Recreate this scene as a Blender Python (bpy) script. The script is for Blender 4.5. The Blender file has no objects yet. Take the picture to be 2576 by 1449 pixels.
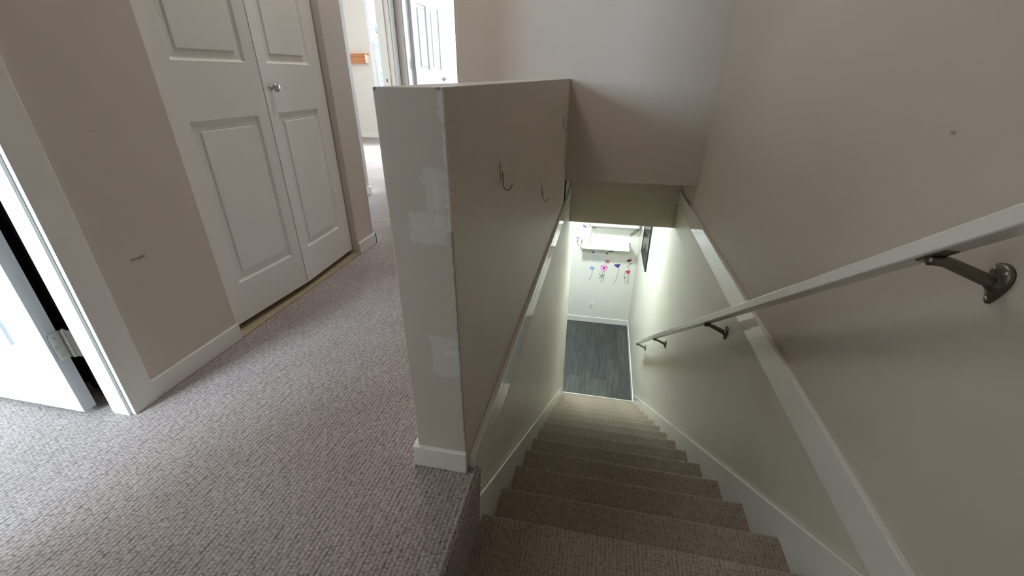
import bpy, bmesh, math, random
import numpy as np
from mathutils import Vector, Matrix

random.seed(7)
rng = np.random.default_rng(11)
scene = bpy.context.scene
COL = scene.collection

# ---------------------------------------------------------------- camera
EYE = np.array([0.0, 0.0, 0.9375])
FPX, PITCH, YAW, ROLL = 1079.928, 26.3062, 11.7166, -0.0726


def cam_rows():
    p, y, r = (math.radians(a) for a in (PITCH, YAW, ROLL))
    fw = np.array([-math.sin(y) * math.cos(p), math.cos(y) * math.cos(p), -math.sin(p)])
    rt = np.array([math.cos(y), math.sin(y), 0.0])
    dn = np.cross(fw, rt)
    return np.array([math.cos(r) * rt + math.sin(r) * dn, -math.sin(r) * rt + math.cos(r) * dn, fw])


ROWS = cam_rows()
cam_data = bpy.data.cameras.new('camera')
cam_data.sensor_width = 36.0
cam_data.lens = FPX * 36.0 / 2576.0
cam_data.clip_start = 0.02
cam = bpy.data.objects.new('camera', cam_data)
COL.objects.link(cam)
M3 = Matrix((ROWS[0], -ROWS[1], -ROWS[2])).transposed()
cam.matrix_world = Matrix.Translation(Vector(EYE)) @ M3.to_4x4()
scene.camera = cam


def on_y(px, py, y):
    """point where the ray of a photo pixel meets the plane y = const"""
    d = ROWS.T @ np.array([px - 1288.0, py - 724.5, FPX])
    t = y / d[1]
    return Vector((d[0] * t, y, EYE[2] + d[2] * t))


# ---------------------------------------------------------------- light and exposure
scene.view_settings.view_transform = 'Standard'
scene.view_settings.look = 'None'
scene.view_settings.gamma = 1.0
scene.view_settings.use_curve_mapping = False
scene.view_settings.exposure = 2.05
scene.cycles.diffuse_bounces = 5
scene.cycles.glossy_bounces = 3
scene.cycles.transmission_bounces = 4
scene.cycles.max_bounces = 7
scene.cycles.use_adaptive_sampling = True
scene.cycles.adaptive_threshold = 0.06
scene.cycles.adaptive_min_samples = 20
scene.cycles.caustics_reflective = False
scene.cycles.caustics_refractive = False

world = bpy.data.worlds.new('sky')
scene.world = world
world.use_nodes = True
bg = world.node_tree.nodes['Background']
world.cycles.sampling_method = 'NONE'
bg.inputs['Color'].default_value = (0.72, 0.88, 1.0, 1)
bg.inputs['Strength'].default_value = 1.1


def area(name, loc, target, sx, sy, power, col):
    l = bpy.data.lights.new(name, 'AREA')
    l.shape = 'RECTANGLE'
    l.size, l.size_y, l.energy, l.color = sx, sy, power, col
    o = bpy.data.objects.new(name, l)
    COL.objects.link(o)
    o.location = loc
    o.rotation_euler = (Vector(target) - Vector(loc)).to_track_quat('-Z', 'Y').to_euler()
    return o


DAY = (0.72, 0.86, 1.0)
# daylight through the upstairs windows; the bath one is added to fill the hall
area('daylight_side_room', (-2.575, -2.47, 1.6), (-2.575, 0, 1.6), 1.2, 1.16, 88, (0.60, 0.81, 1.0))
area('daylight_bedroom', (-3.1, 7.28, 1.35), (-3.1, 0, 1.1), 1.1, 1.5, 125, DAY)
area('bath_fill_light', (-1.25, 8.68, 1.45), (-1.25, 0, 1.2), 1.0, 1.5, 75, DAY)

# ---------------------------------------------------------------- materials
MATS = {}


def mat(name, col, rough=0.6, metal=0.0, spec=0.5, bump=None, vary=0.0, vscale=3.0):
    if name in MATS:
        return MATS[name]
    m = bpy.data.materials.new(name)
    m.use_nodes = True
    nt = m.node_tree
    b = nt.nodes['Principled BSDF']
    b.inputs['Base Color'].default_value = (*col, 1)
    b.inputs['Roughness'].default_value = rough
    b.inputs['Metallic'].default_value = metal
    b.inputs['Specular IOR Level'].default_value = spec
    tc = nt.nodes.new('ShaderNodeTexCoord')
    if vary:
        n = nt.nodes.new('ShaderNodeTexNoise')
        n.inputs['Scale'].default_value = vscale
        n.inputs['Detail'].default_value = 3
        r = nt.nodes.new('ShaderNodeMix')
        r.data_type = 'RGBA'
        r.inputs['A'].default_value = (*[c * (1 - vary) for c in col], 1)
        r.inputs['B'].default_value = (*[min(1, c * (1 + vary)) for c in col], 1)
        nt.links.new(tc.outputs['Object'], n.inputs['Vector'])
        nt.links.new(n.outputs['Fac'], r.inputs['Factor'])
        nt.links.new(r.outputs['Result'], b.inputs['Base Color'])
    if bump:
        sc, st, dist = bump
        n = nt.nodes.new('ShaderNodeTexNoise')
        n.inputs['Scale'].default_value = sc
        n.inputs['Detail'].default_value = 1
        bp = nt.nodes.new('ShaderNodeBump')
        bp.inputs['Strength'].default_value = st
        bp.inputs['Distance'].default_value = dist
        nt.links.new(tc.outputs['Object'], n.inputs['Vector'])
        nt.links.new(n.outputs['Fac'], bp.inputs['Height'])
        nt.links.new(bp.outputs['Normal'], b.inputs['Normal'])
    MATS[name] = m
    return m


WALL_COL = (0.60, 0.53, 0.46)
PAINT = mat('wall_paint', WALL_COL, 0.55, spec=0.35, vary=0.035, vscale=2.2)
LOWPAINT = mat('wall_paint_downstairs', (0.80, 0.78, 0.72), 0.42, spec=0.5, vary=0.03)
STAIRP = mat('stairwell_paint', (0.66, 0.62, 0.535), 0.40, spec=0.5, vary=0.03)
CEIL = mat('ceiling_paint', (0.78, 0.76, 0.72), 0.8, bump=(90, 0.3, 0.004))
TRIM = mat('trim_enamel', (0.80, 0.775, 0.73), 0.20, spec=0.5, vary=0.03, vscale=9)
GLOSS = mat('trim_gloss_enamel', (0.80, 0.775, 0.73), 0.085, spec=0.8, vary=0.03, vscale=9)
DOORW = mat('door_enamel', (0.80, 0.78, 0.745), 0.38, spec=0.4, vary=0.02)
NICKEL = mat('brushed_nickel', (0.52, 0.50, 0.46), 0.32, metal=1.0)
PEWTER = mat('dark_pewter', (0.20, 0.18, 0.15), 0.38, metal=1.0)
SCREW = mat('screw_steel', (0.45, 0.43, 0.40), 0.3, metal=1.0)
DARK = mat('dark_slot', (0.02, 0.02, 0.02), 0.8)
WHITEPL = mat('white_plastic', (0.78, 0.78, 0.78), 0.35)
CHIP = mat('bare_corner_bead', (0.23, 0.21, 0.21), 0.5, vary=0.2, vscale=60)


def carpet_mat(name, col, dark, scale_attr=True):
    m = bpy.data.materials.new(name)
    m.use_nodes = True
    nt = m.node_tree
    b = nt.nodes['Principled BSDF']
    b.inputs['Roughness'].default_value = 0.95
    b.inputs['Specular IOR Level'].default_value = 0.1
    b.inputs['Sheen Weight'].default_value = 0.0
    tc = nt.nodes.new('ShaderNodeTexCoord')
    n = nt.nodes.new('ShaderNodeTexNoise')
    n.inputs['Scale'].default_value = 230
    n.inputs['Detail'].default_value = 2
    nt.links.new(tc.outputs['Object'], n.inputs['Vector'])
    n2 = nt.nodes.new('ShaderNodeTexNoise')
    n2.inputs['Scale'].default_value = 3.0
    n2.inputs['Detail'].default_value = 4
    nt.links.new(tc.outputs['Object'], n2.inputs['Vector'])
    at = nt.nodes.new('ShaderNodeAttribute')
    at.attribute_name = 'pile'
    mx = nt.nodes.new('ShaderNodeMix')
    mx.data_type = 'RGBA'
    mx.inputs['A'].default_value = (*dark, 1)  # shade in the gaps between loops is painted in as a darker colour
    mx.inputs['B'].default_value = (*col, 1)
    nt.links.new(at.outputs['Fac'], mx.inputs['Factor'])
    mul = nt.nodes.new('ShaderNodeMix')
    mul.data_type = 'RGBA'
    mul.blend_type = 'MULTIPLY'
    mul.inputs['Factor'].default_value = 1.0
    cr = nt.nodes.new('ShaderNodeValToRGB')
    cr.color_ramp.elements[0].position = 0.3
    cr.color_ramp.elements[0].color = (0.80, 0.79, 0.78, 1)
    cr.color_ramp.elements[1].position = 0.7
    cr.color_ramp.elements[1].color = (1.14, 1.13, 1.13, 1)
    nt.links.new(n.outputs['Fac'], cr.inputs['Fac'])
    nt.links.new(mx.outputs['Result'], mul.inputs['A'])
    nt.links.new(cr.outputs['Color'], mul.inputs['B'])
    mul2 = nt.nodes.new('ShaderNodeMix')
    mul2.data_type = 'RGBA'
    mul2.blend_type = 'MULTIPLY'
    mul2.inputs['Factor'].default_value = 1.0
    cr2 = nt.nodes.new('ShaderNodeValToRGB')
    cr2.color_ramp.elements[0].position = 0.3
    cr2.color_ramp.elements[0].color = (0.86, 0.84, 0.82, 1)
    cr2.color_ramp.elements[1].position = 0.7
    cr2.color_ramp.elements[1].color = (1.04, 1.04, 1.04, 1)
    nt.links.new(n2.outputs['Fac'], cr2.inputs['Fac'])
    nt.links.new(mul.outputs['Result'], mul2.inputs['A'])
    nt.links.new(cr2.outputs['Color'], mul2.inputs['B'])
    nt.links.new(mul2.outputs['Result'], b.inputs['Base Color'])
    MATS[name] = m
    return m


CARPET = carpet_mat('loop_carpet', (0.52, 0.445, 0.415), (0.16, 0.13, 0.12))
STAIRC = carpet_mat('stair_carpet', (0.46, 0.385, 0.31), (0.20, 0.165, 0.13))


def wear(m, marks):
    """marks: (axis pair, plane test, rectangle, edge roughness, softness, colour) painted as worn patches on a wall paint"""
    nt = m.node_tree
    b = nt.nodes['Principled BSDF']
    src = b.inputs['Base Color'].links[0].from_socket
    tc = nt.nodes.new('ShaderNodeTexCoord')
    sep = nt.nodes.new('ShaderNodeSeparateXYZ')
    nt.links.new(tc.outputs['Object'], sep.inputs[0])

    shared = {}

    def mth(op, a, c=None):
        n = nt.nodes.new('ShaderNodeMath')
        n.operation = op
        for k, v in enumerate((a, c)):
            if v is None:
                continue
            if isinstance(v, (int, float)):
                n.inputs[k].default_value = v
            else:
                nt.links.new(v, n.inputs[k])
        return n.outputs[0]
    for (ua, va, wa, w0, w1, u0, u1, v0, v1, rough, nsc, soft, col, op) in marks:
        U, Vv, W = sep.outputs[ua], sep.outputs[va], sep.outputs[wa]
        d = mth('MINIMUM', mth('MINIMUM', mth('SUBTRACT', U, u0), mth('SUBTRACT', u1, U)),
                mth('MINIMUM', mth('SUBTRACT', Vv, v0), mth('SUBTRACT', v1, Vv)))
        if 'n' not in shared:
            ns = nt.nodes.new('ShaderNodeTexNoise')
            ns.inputs['Scale'].default_value = 55
            ns.inputs['Detail'].default_value = 3
            nt.links.new(tc.outputs['Object'], ns.inputs['Vector'])
            shared['n'] = ns
        ns = shared['n']
        d = mth('ADD', d, mth('MULTIPLY', mth('SUBTRACT', ns.outputs['Fac'], 0.5), rough))
        mr = nt.nodes.new('ShaderNodeMapRange')
        mr.inputs['From Min'].default_value = 0.0
        mr.inputs['From Max'].default_value = soft
        nt.links.new(d, mr.inputs['Value'])
        inside = mth('MULTIPLY', mth('GREATER_THAN', W, w0), mth('LESS_THAN', W, w1))
        f = mth('MULTIPLY', mth('MULTIPLY', mr.outputs['Result'], inside), op)
        mx = nt.nodes.new('ShaderNodeMix')
        mx.data_type = 'RGBA'
        nt.links.new(f, mx.inputs['Factor'])
        nt.links.new(src, mx.inputs['A'])
        mx.inputs['B'].default_value = (*col, 1)
        src = mx.outputs['Result']
    nt.links.new(src, b.inputs['Base Color'])


# ---------------------------------------------------------------- helpers
def tag(o, label=None, cat=None, group=None, kind=None):
    if label:
        o['label'] = label
    if cat:
        o['category'] = cat
    if group:
        o['group'] = group
    if kind:
        o['kind'] = kind
    return o


def link(name, me, m=None, parent=None, smooth=False):
    o = bpy.data.objects.new(name, me)
    COL.objects.link(o)
    if m is not None and not me.materials:
        me.materials.append(m)
    if parent is not None:
        o.parent = parent
        # things here are built in world coordinates, so undo the parent's placing
        o.matrix_parent_inverse = parent_world(parent).inverted()
    if smooth:
        for p in me.polygons:
            p.use_smooth = True
    return o


def parent_world(o):
    mtx = Matrix.LocRotScale(o.location, o.rotation_euler, o.scale)
    if o.parent is not None:
        return parent_world(o.parent) @ o.matrix_parent_inverse @ mtx
    return mtx


def empty(name, loc, label, cat, group=None):
    o = bpy.data.objects.new(name, None)
    COL.objects.link(o)
    o.location = loc
    o.empty_display_size = 0.05
    return tag(o, label, cat, group)


def add_box(bm, x0, x1, y0, y1, z0, z1):
    r = bmesh.ops.create_cube(bm, size=1.0)
    for v in r['verts']:
        v.co = Vector(((x0 + x1) / 2 + v.co.x * (x1 - x0), (y0 + y1) / 2 + v.co.y * (y1 - y0),
                       (z0 + z1) / 2 + v.co.z * (z1 - z0)))
    return r['verts']


def boxes(name, bl, m, parent=None, bevel=0.0, segs=2):
    bm = bmesh.new()
    for b in bl:
        add_box(bm, *b)
    if bevel:
        bmesh.ops.bevel(bm, geom=bm.edges[:], offset=bevel, segments=segs, affect='EDGES', profile=0.6)
    return from_bm(name, bm, m, parent)


def from_bm(name, bm, m, parent=None, smooth=False):
    me = bpy.data.meshes.new(name)
    bm.to_mesh(me)
    bm.free()
    return link(name, me, m, parent, smooth)


def prism(bm, pts, axis, a, b):
    """extrude polygon pts (2D) along axis from a to b. axis x: pts=(y,z); y: (x,z); z: (x,y)"""
    def mk(p, t):
        return {'x': (t, p[0], p[1]), 'y': (p[0], t, p[1]), 'z': (p[0], p[1], t)}[axis]
    va = [bm.verts.new(mk(p, a)) for p in pts]
    vb = [bm.verts.new(mk(p, b)) for p in pts]
    n = len(pts)
    bm.faces.new(va)
    bm.faces.new(vb[::-1])
    for i in range(n):
        bm.faces.new((va[i], vb[i], vb[(i + 1) % n], va[(i + 1) % n]))
    bmesh.ops.recalc_face_normals(bm, faces=bm.faces[:])


def cyl(bm, p0, p1, r0, r1=None, seg=16, cap=True):
    p0, p1 = Vector(p0), Vector(p1)
    r1 = r0 if r1 is None else r1
    d = p1 - p0
    q = d.to_track_quat('Z', 'Y').to_matrix().to_4x4()
    r = bmesh.ops.create_cone(bm, cap_ends=cap, segments=seg, radius1=r0, radius2=r1, depth=d.length,
                              matrix=Matrix.Translation((p0 + p1) / 2) @ q)
    return r['verts']


def lathe(bm, origin, axis, prof, seg=20):
    q = Vector(axis).to_track_quat('Z', 'Y').to_matrix()
    rings = []
    for (r, h) in prof:
        if r < 1e-6:
            rings.append([bm.verts.new(Vector(origin) + q @ Vector((0, 0, h)))])
        else:
            rings.append([bm.verts.new(Vector(origin) + q @ Vector((r * math.cos(2 * math.pi * i / seg),
                                                                   r * math.sin(2 * math.pi * i / seg), h)))
                          for i in range(seg)])
    for a, b in zip(rings, rings[1:]):
        for i in range(seg):
            j = (i + 1) % seg
            if len(a) == 1 and len(b) == 1:
                continue
            if len(a) == 1:
                bm.faces.new((a[0], b[i], b[j]))
            elif len(b) == 1:
                bm.faces.new((a[i], b[0], a[j]))
            else:
                bm.faces.new((a[i], b[i], b[j], a[j]))
    bmesh.ops.recalc_face_normals(bm, faces=bm.faces[:])


def tube(bm, pts, r, seg=8):
    """tube along points with a round section"""
    pts = [Vector(p) for p in pts]
    rings = []
    up = None
    for i, p in enumerate(pts):
        t = (pts[min(i + 1, len(pts) - 1)] - pts[max(i - 1, 0)]).normalized()
        if up is None:
            up = t.orthogonal().normalized()
        up = (up - t * up.dot(t)).normalized()
        w = t.cross(up)
        rr = r[i] if isinstance(r, (list, tuple)) else r
        rings.append([bm.verts.new(p + (up * math.cos(a) + w * math.sin(a)) * rr)
                      for a in [2 * math.pi * k / seg for k in range(seg)]])
    for a, b in zip(rings, rings[1:]):
        for k in range(seg):
            bm.faces.new((a[k], a[(k + 1) % seg], b[(k + 1) % seg], b[k]))
    bm.faces.new(rings[0][::-1])
    bm.faces.new(rings[-1])
    bmesh.ops.recalc_face_normals(bm, faces=bm.faces[:])


def struct(o, label=None, cat=None):
    o['kind'] = 'structure'
    return tag(o, label, cat)


# ---------------------------------------------------------------- carpet pile (real relief)
def pile_height(u, v, pu=0.0112, pv=0.0094, amp=1.0, jit=0.2):
    """woven loops: staggered rounded bumps, each nudged a little"""
    best = np.zeros_like(u)
    cu = np.floor(u / pu)
    for du in (-1, 0, 1):
        iu = cu + du
        off = np.where(np.mod(iu, 2) == 0, 0.0, 0.5)
        cv = np.floor(v / pv - off)
        for dv in (-1, 0, 1):
            iv = cv + dv
            h1 = np.mod(np.sin(iu * 127.1 + iv * 311.7) * 43758.5453, 1.0) - 0.5
            h2 = np.mod(np.sin(iu * 269.5 + iv * 183.3) * 43758.5453, 1.0) - 0.5
            h3 = np.mod(np.sin(iu * 71.9 + iv * 37.7) * 24634.6345, 1.0)
            pu0 = (iu + 0.5 + h1 * jit) * pu
            pv0 = (iv + 0.5 + off + h2 * jit) * pv
            d2 = ((u - pu0) / (0.56 * pu)) ** 2 + ((v - pv0) / (0.60 * pv)) ** 2
            hh = np.sqrt(np.clip(1.0 - d2, 0, 1)) * (0.75 + 0.25 * h3)
            best = np.maximum(best, hh)
    return best * amp


def grid_mesh(name, P, pile, keep=None):
    """P: (n, m, 3) points -> mesh with the pile attribute"""
    n, m = P.shape[:2]
    me = bpy.data.meshes.new(name)
    idx = np.arange(n * m).reshape(n, m)
    q = np.stack([idx[:-1, :-1], idx[1:, :-1], idx[1:, 1:], idx[:-1, 1:]], -1).reshape(-1, 4)
    me.vertices.add(n * m)
    me.vertices.foreach_set('co', P.reshape(-1).astype(np.float32))
    me.loops.add(q.size)
    me.loops.foreach_set('vertex_index', q.reshape(-1).astype(np.int32))
    me.polygons.add(len(q))
    me.polygons.foreach_set('loop_start', np.arange(0, q.size, 4, dtype=np.int32))
    me.polygons.foreach_set('loop_total', np.full(len(q), 4, dtype=np.int32))
    me.polygons.foreach_set('use_smooth', np.ones(len(q), dtype=bool))
    me.update()
    a = me.attributes.new('pile', 'FLOAT', 'POINT')
    a.data.foreach_set('value', pile.reshape(-1).astype(np.float32))
    return me


def join_meshes(name, parts):
    """parts: list of (co, faces, pile) numpy blocks -> one mesh"""
    V, F, A, base = [], [], [], 0
    for P, pile in parts:
        n, m = P.shape[:2]
        idx = np.arange(n * m).reshape(n, m) + base
        F.append(np.stack([idx[:-1, :-1], idx[1:, :-1], idx[1:, 1:], idx[:-1, 1:]], -1).reshape(-1, 4))
        V.append(P.reshape(-1, 3))
        A.append(pile.reshape(-1))
        base += n * m
    V, F, A = np.concatenate(V), np.concatenate(F), np.concatenate(A)
    me = bpy.data.meshes.new(name)
    me.vertices.add(len(V))
    me.vertices.foreach_set('co', V.reshape(-1).astype(np.float32))
    me.loops.add(F.size)
    me.loops.foreach_set('vertex_index', F.reshape(-1).astype(np.int32))
    me.polygons.add(len(F))
    me.polygons.foreach_set('loop_start', np.arange(0, F.size, 4, dtype=np.int32))
    me.polygons.foreach_set('loop_total', np.full(len(F), 4, dtype=np.int32))
    me.polygons.foreach_set('use_smooth', np.ones(len(F), dtype=bool))
    me.update()
    a = me.attributes.new('pile', 'FLOAT', 'POINT')
    a.data.foreach_set('value', A.astype(np.float32))
    return me


def flat_patch(x0, x1, y0, y1, z, step, amp=0.0028):
    xs = np.linspace(x0, x1, max(2, int((x1 - x0) / step) + 1))
    ys = np.linspace(y0, y1, max(2, int((y1 - y0) / step) + 1))
    X, Y = np.meshgrid(xs, ys, indexing='ij')
    h = pile_height(X, Y) if step < 0.006 else np.full_like(X, 0.66)
    P = np.stack([X, Y, z - amp + amp * h], -1)
    return P, h


def sweep_patch(path, x0, x1, step, amp, uoff=0.0):
    """carpet swept across x over a (y, z) path with relief along the path normal"""
    path = np.array(path)
    seg = np.hypot(*np.diff(path, axis=0).T)
    s = np.concatenate([[0], np.cumsum(seg)])
    n = max(2, int(s[-1] / step) + 1)
    t = np.linspace(0, s[-1], n)
    yy = np.interp(t, s, path[:, 0])
    zz = np.interp(t, s, path[:, 1])
    ty, tz = np.gradient(yy, t), np.gradient(zz, t)
    ny, nz = -tz, ty
    ln = np.hypot(ny, nz)
    ny, nz = ny / ln, nz / ln
    xs = np.linspace(x0, x1, int((x1 - x0) / step) + 1)
    X, T = np.meshgrid(xs, t, indexing='ij')
    h = pile_height(X + uoff, T + uoff)
    P = np.stack([X, yy[None, :] + ny[None, :] * (h - 1) * amp, zz[None, :] + nz[None, :] * (h - 1) * amp], -1)
    return P, h


# ---------------------------------------------------------------- key measures (metres)
XW = -1.353          # hall face of the closet wall
XWB = -1.415         # its back
XHL, XHR = -0.411, -0.279   # half wall faces
YH = 0.766           # half wall end
ZT = 0.920           # half wall top
YF = 3.361           # wall closing the stairwell upstairs
XR = 0.696           # right wall
XRL, XLL = 0.686, -0.269    # faces of the stairwell walls below the trim
ZFB = 0.214          # bottom of the overhang
YHD, ZHD = 3.97, -0.304     # header over the stairs
ZC = 2.44            # ceiling
RUN, RISE, YN, ZN = 0.2736, 0.1902, 0.7987, -0.2322
Y0N = 0.823
NT = 14
ZL = ZN - 15 * RISE  # lower floor
YE = 4.737           # end of the left stair wall
YWL = 6.902          # lower far wall
XSL, XSR = -0.2575, 0.674   # skirt faces

# ---------------------------------------------------------------- floors
hall = [flat_patch(-2.0, -0.262, 0.30, 2.75, 0.0, 0.0032),
        flat_patch(-2.0, -0.40, 2.75, 8.7, 0.0, 0.03),
        flat_patch(-5.2, -2.0, 0.30, 7.05, 0.0, 0.03),
        flat_patch(-3.5, -0.262, -2.5, 0.30, 0.0, 0.03)]
# rolled edge of the hall carpet where it drops to the landing
edge_y = np.linspace(-1.0, YH + 0.02, 520)
ang = np.linspace(0, math.pi / 2, 10)
prof = [(-0.262, 0.0)] + [(-0.262 + 0.016 * math.sin(a), -0.016 + 0.016 * math.cos(a)) for a in ang[1:]]
zz_ = np.linspace(-0.016, ZN - 0.01, 60)[1:]
prof += [(-0.246 - 0.010 * min(1, (-z) / 0.2), z) for z in zz_]
prof = np.array(prof)
T_, Y_ = np.meshgrid(np.arange(len(prof)), edge_y, indexing='ij')
Sarc = np.concatenate([[0], np.cumsum(np.hypot(*np.diff(prof, axis=0).T))])
hh_ = pile_height(Sarc[T_.astype(int)] + 0.003, Y_)
tx, tz_ = np.gradient(prof[:, 0]), np.gradient(prof[:, 1])
nx_, nz_ = -tz_, tx
ln_ = np.hypot(nx_, nz_)
nx_, nz_ = nx_ / ln_, nz_ / ln_
Pe = np.stack([prof[:, 0][T_.astype(int)] + nx_[T_.astype(int)] * (hh_ - 1) * 0.0035,
               Y_, prof[:, 1][T_.astype(int)] + nz_[T_.astype(int)] * (hh_ - 1) * 0.0035], -1)
hall.append((Pe, hh_))
me = join_meshes('floor', hall)
fl = link('floor', me, CARPET)
struct(fl, 'taupe woven loop carpet of the upstairs hall beside the stairwell', 'floor')

# lower floor: vinyl planks one by one on a dark subfloor
def plank_mat(i, base):
    m = bpy.data.materials.new('vinyl_plank_%d' % i)
    m.use_nodes = True
    nt = m.node_tree
    b = nt.nodes['Principled BSDF']
    b.inputs['Roughness'].default_value = 0.45
    tc = nt.nodes.new('ShaderNodeTexCoord')
    oi = nt.nodes.new('ShaderNodeObjectInfo')
    addv = nt.nodes.new('ShaderNodeVectorMath')
    addv.operation = 'MULTIPLY_ADD'
    comb = nt.nodes.new('ShaderNodeCombineXYZ')
    for k in ('X', 'Y', 'Z'):
        nt.links.new(oi.outputs['Random'], comb.inputs[k])
    addv.inputs[1].default_value = (37, 53, 11)
    nt.links.new(comb.outputs['Vector'], addv.inputs[0])
    nt.links.new(tc.outputs['Object'], addv.inputs[2])
    mp = nt.nodes.new('ShaderNodeMapping')
    mp.inputs['Scale'].default_value = (26, 2.2, 26)
    nt.links.new(addv.outputs['Vector'], mp.inputs['Vector'])
    n = nt.nodes.new('ShaderNodeTexNoise')
    n.inputs['Scale'].default_value = 1.0
    n.inputs['Detail'].default_value = 6
    n.inputs['Distortion'].default_value = 0.6
    nt.links.new(mp.outputs['Vector'], n.inputs['Vector'])
    cr = nt.nodes.new('ShaderNodeValToRGB')
    e = cr.color_ramp.elements
    e[0].position, e[0].color = 0.30, (*[c * 0.55 for c in base], 1)
    e[1].position, e[1].color = 0.72, (*[c * 1.6 for c in base], 1)
    nt.links.new(n.outputs['Fac'], cr.inputs['Fac'])
    nt.links.new(cr.outputs['Color'], b.inputs['Base Color'])
    return m


lf = boxes('floor_lower', [(-3.1, XRL + 0.05, 3.9, YWL + 0.05, ZL - 0.08, ZL - 0.004)], DARK)
struct(lf, 'dark grey wood-look plank floor at the foot of the stairs', 'floor')
PLK = [plank_mat(i, c) for i, c in enumerate([(0.048, 0.048, 0.048), (0.058, 0.057, 0.054), (0.040, 0.041, 0.042)])]
pw = 0.176
ci = 0
plank_cache = {}
for c in range(22):
    x1 = XRL - 0.004 - c * pw
    x0 = x1 - pw
    y = 4.62 - random.random() * 1.0
    while y < YWL:
        a, b2 = max(y, 4.60), min(y + 1.22, YWL)
        if b2 - a > 0.03:
            bm = bmesh.new()
            add_box(bm, x0 + 0.0008, x1 - 0.0008, a + 0.0008, b2 - 0.0008, ZL - 0.004, ZL)
            o = from_bm('plank', bm, PLK[ci % 3], lf)
            ci += random.choice((1, 2))
        y += 1.22

# ---------------------------------------------------------------- upstairs walls
def wall(name, bl, label, m=PAINT, bevel=0.0):
    return struct(boxes(name, bl, m, bevel=bevel), label, 'wall')


SC = (0.16, 0.14, 0.13)
wear(PAINT, [('Y', 'Z', 'X', XW - 0.01, XW + 0.01, 0.928, 0.972, 0.436, 0.447, 0.010, 60, 0.004, SC, 0.75),
             ('Y', 'Z', 'X', XW - 0.01, XW + 0.01, 0.955, 0.975, 0.800, 0.806, 0.006, 60, 0.004, SC, 0.3),
             ('Y', 'Z', 'X', XR - 0.01, XR + 0.01, 1.086, 1.104, 0.829, 0.838, 0.008, 60, 0.003, SC, 0.45)])
wall('wall_left', [(XWB, XW, 0.768, 1.197, 0, ZC), (XWB, XW, -0.076, 0.768, 2.05, ZC),
                   (XWB, XW, 1.197, 2.117, 2.05, ZC), (XWB, XW, 2.117, 2.30, 0, ZC), (XWB, XW, -1.7, -0.076, 0, ZC)],
     'beige painted hall wall around the closet opening')
wall('wall_closet', [(-2.0, XWB, 2.245, 2.30, 0, ZC), (-2.05, -1.985, 0.97, 2.30, 0, ZC),
                     (-3.5, XWB, 0.87, 0.97, 0, ZC)], 'beige walls enclosing the closet')
wall('wall_nook', [(-2.115, -2.0, 2.30, 3.447, 0, ZC), (-2.115, -2.0, 4.225, 4.455, 0, ZC),
                   (-2.115, -2.0, 3.447, 4.225, 2.05, ZC)], 'beige wall at the hall end holding the bedroom doorway')
wall('wall_bath', [(-2.0, -1.945, 4.34, 4.455, 0, ZC), (-1.145, -1.0, 4.34, 4.455, 0, ZC),
                   (-1.945, -1.145, 4.34, 4.455, 2.05, ZC), (-1.11, -1.0, YF + 0.11, 4.34, 0, ZC)],
     'beige wall around the second doorway at the hall end')
# half wall with chipped corners
HALFP = mat('half_wall_paint', WALL_COL, 0.5, spec=0.4, vary=0.045, vscale=5)
PATCH, PLASTER, GREYB = (0.68, 0.66, 0.63), (0.74, 0.71, 0.66), (0.20, 0.18, 0.18)
CAPW = ('X', 'Z', 'Y', YH - 0.01, YH + 0.004)
wear(HALFP, [(*CAPW, -0.372, -0.286, 0.628, 0.70, 0.03, 45, 0.008, PATCH, 0.8),
             (*CAPW, -0.335, -0.283, 0.69, 0.79, 0.05, 30, 0.012, PATCH, 0.7),
             (*CAPW, -0.315, -0.300, 0.665, 0.76, 0.02, 60, 0.006, PLASTER, 0.6),
             (*CAPW, -0.350, -0.272, 0.300, 0.415, 0.03, 40, 0.008, PATCH, 0.7),
             (*CAPW, -0.320, -0.285, 0.362, 0.378, 0.012, 70, 0.003, PLASTER, 0.8),
             (*CAPW, XHR - 0.012, XHR + 0.02, 0.86, 0.915, 0.030, 60, 0.003, PLASTER, 0.8),
             (*CAPW, XHR - 0.007, XHR + 0.02, 0.66, 0.86, 0.022, 55, 0.002, PLASTER, 0.7),
             (*CAPW, XHR - 0.004, XHR + 0.02, 0.05, 0.66, 0.014, 70, 0.002, GREYB, 0.5),
             (*CAPW, XHL - 0.02, XHL + 0.007, ZT - 0.005, ZT + 0.02, 0.016, 120, 0.002, GREYB, 0.85),
             (*CAPW, XHR - 0.013, XHR - 0.006, ZT - 0.005, ZT + 0.02, 0.012, 120, 0.002, GREYB, 0.85),
             ('Y', 'Z', 'X', XHR - 0.004, XHR + 0.01, 0.815, 0.822, 0.855, 0.866, 0.012, 120, 0.003, GREYB, 0.6)])
half = boxes('wall_half', [(XHL, XHR, YH, YF, -0.3, ZT)], HALFP, bevel=0.0025)
struct(half, 'beige half wall guarding the stairwell, patched and scuffed at its end', 'wall')
wall('wall_back', [(-1.11, XR, YF, YF + 0.11, ZFB, ZC), (-1.11, XHR, YF, YF + 0.11, 0, ZFB),
                   (XHR, XR, YF + 0.11, YHD + 0.1, ZFB, ZFB + 0.05), (XHL, XHR, YF, YHD + 0.1, -0.3, ZFB + 0.05)],
     'beige wall closing the stairwell upstairs with a soft shadow of the half wall')
wall('wall_header', [(XHR - 0.02, XR + 0.02, YHD, YHD + 0.10, ZHD, ZFB + 0.05)], 'beige header over the lower flight under the overhanging wall')
wall('wall_right', [(XR, XR + 0.12, -1.7, YHD + 0.1, -0.02, ZC)], 'long beige wall carrying the handrail beside the stairs')
wall('wall_behind', [(XWB, XR + 0.12, -1.8, -1.7, -0.4, ZC)], 'beige wall closing the hall behind the viewer')
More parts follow.
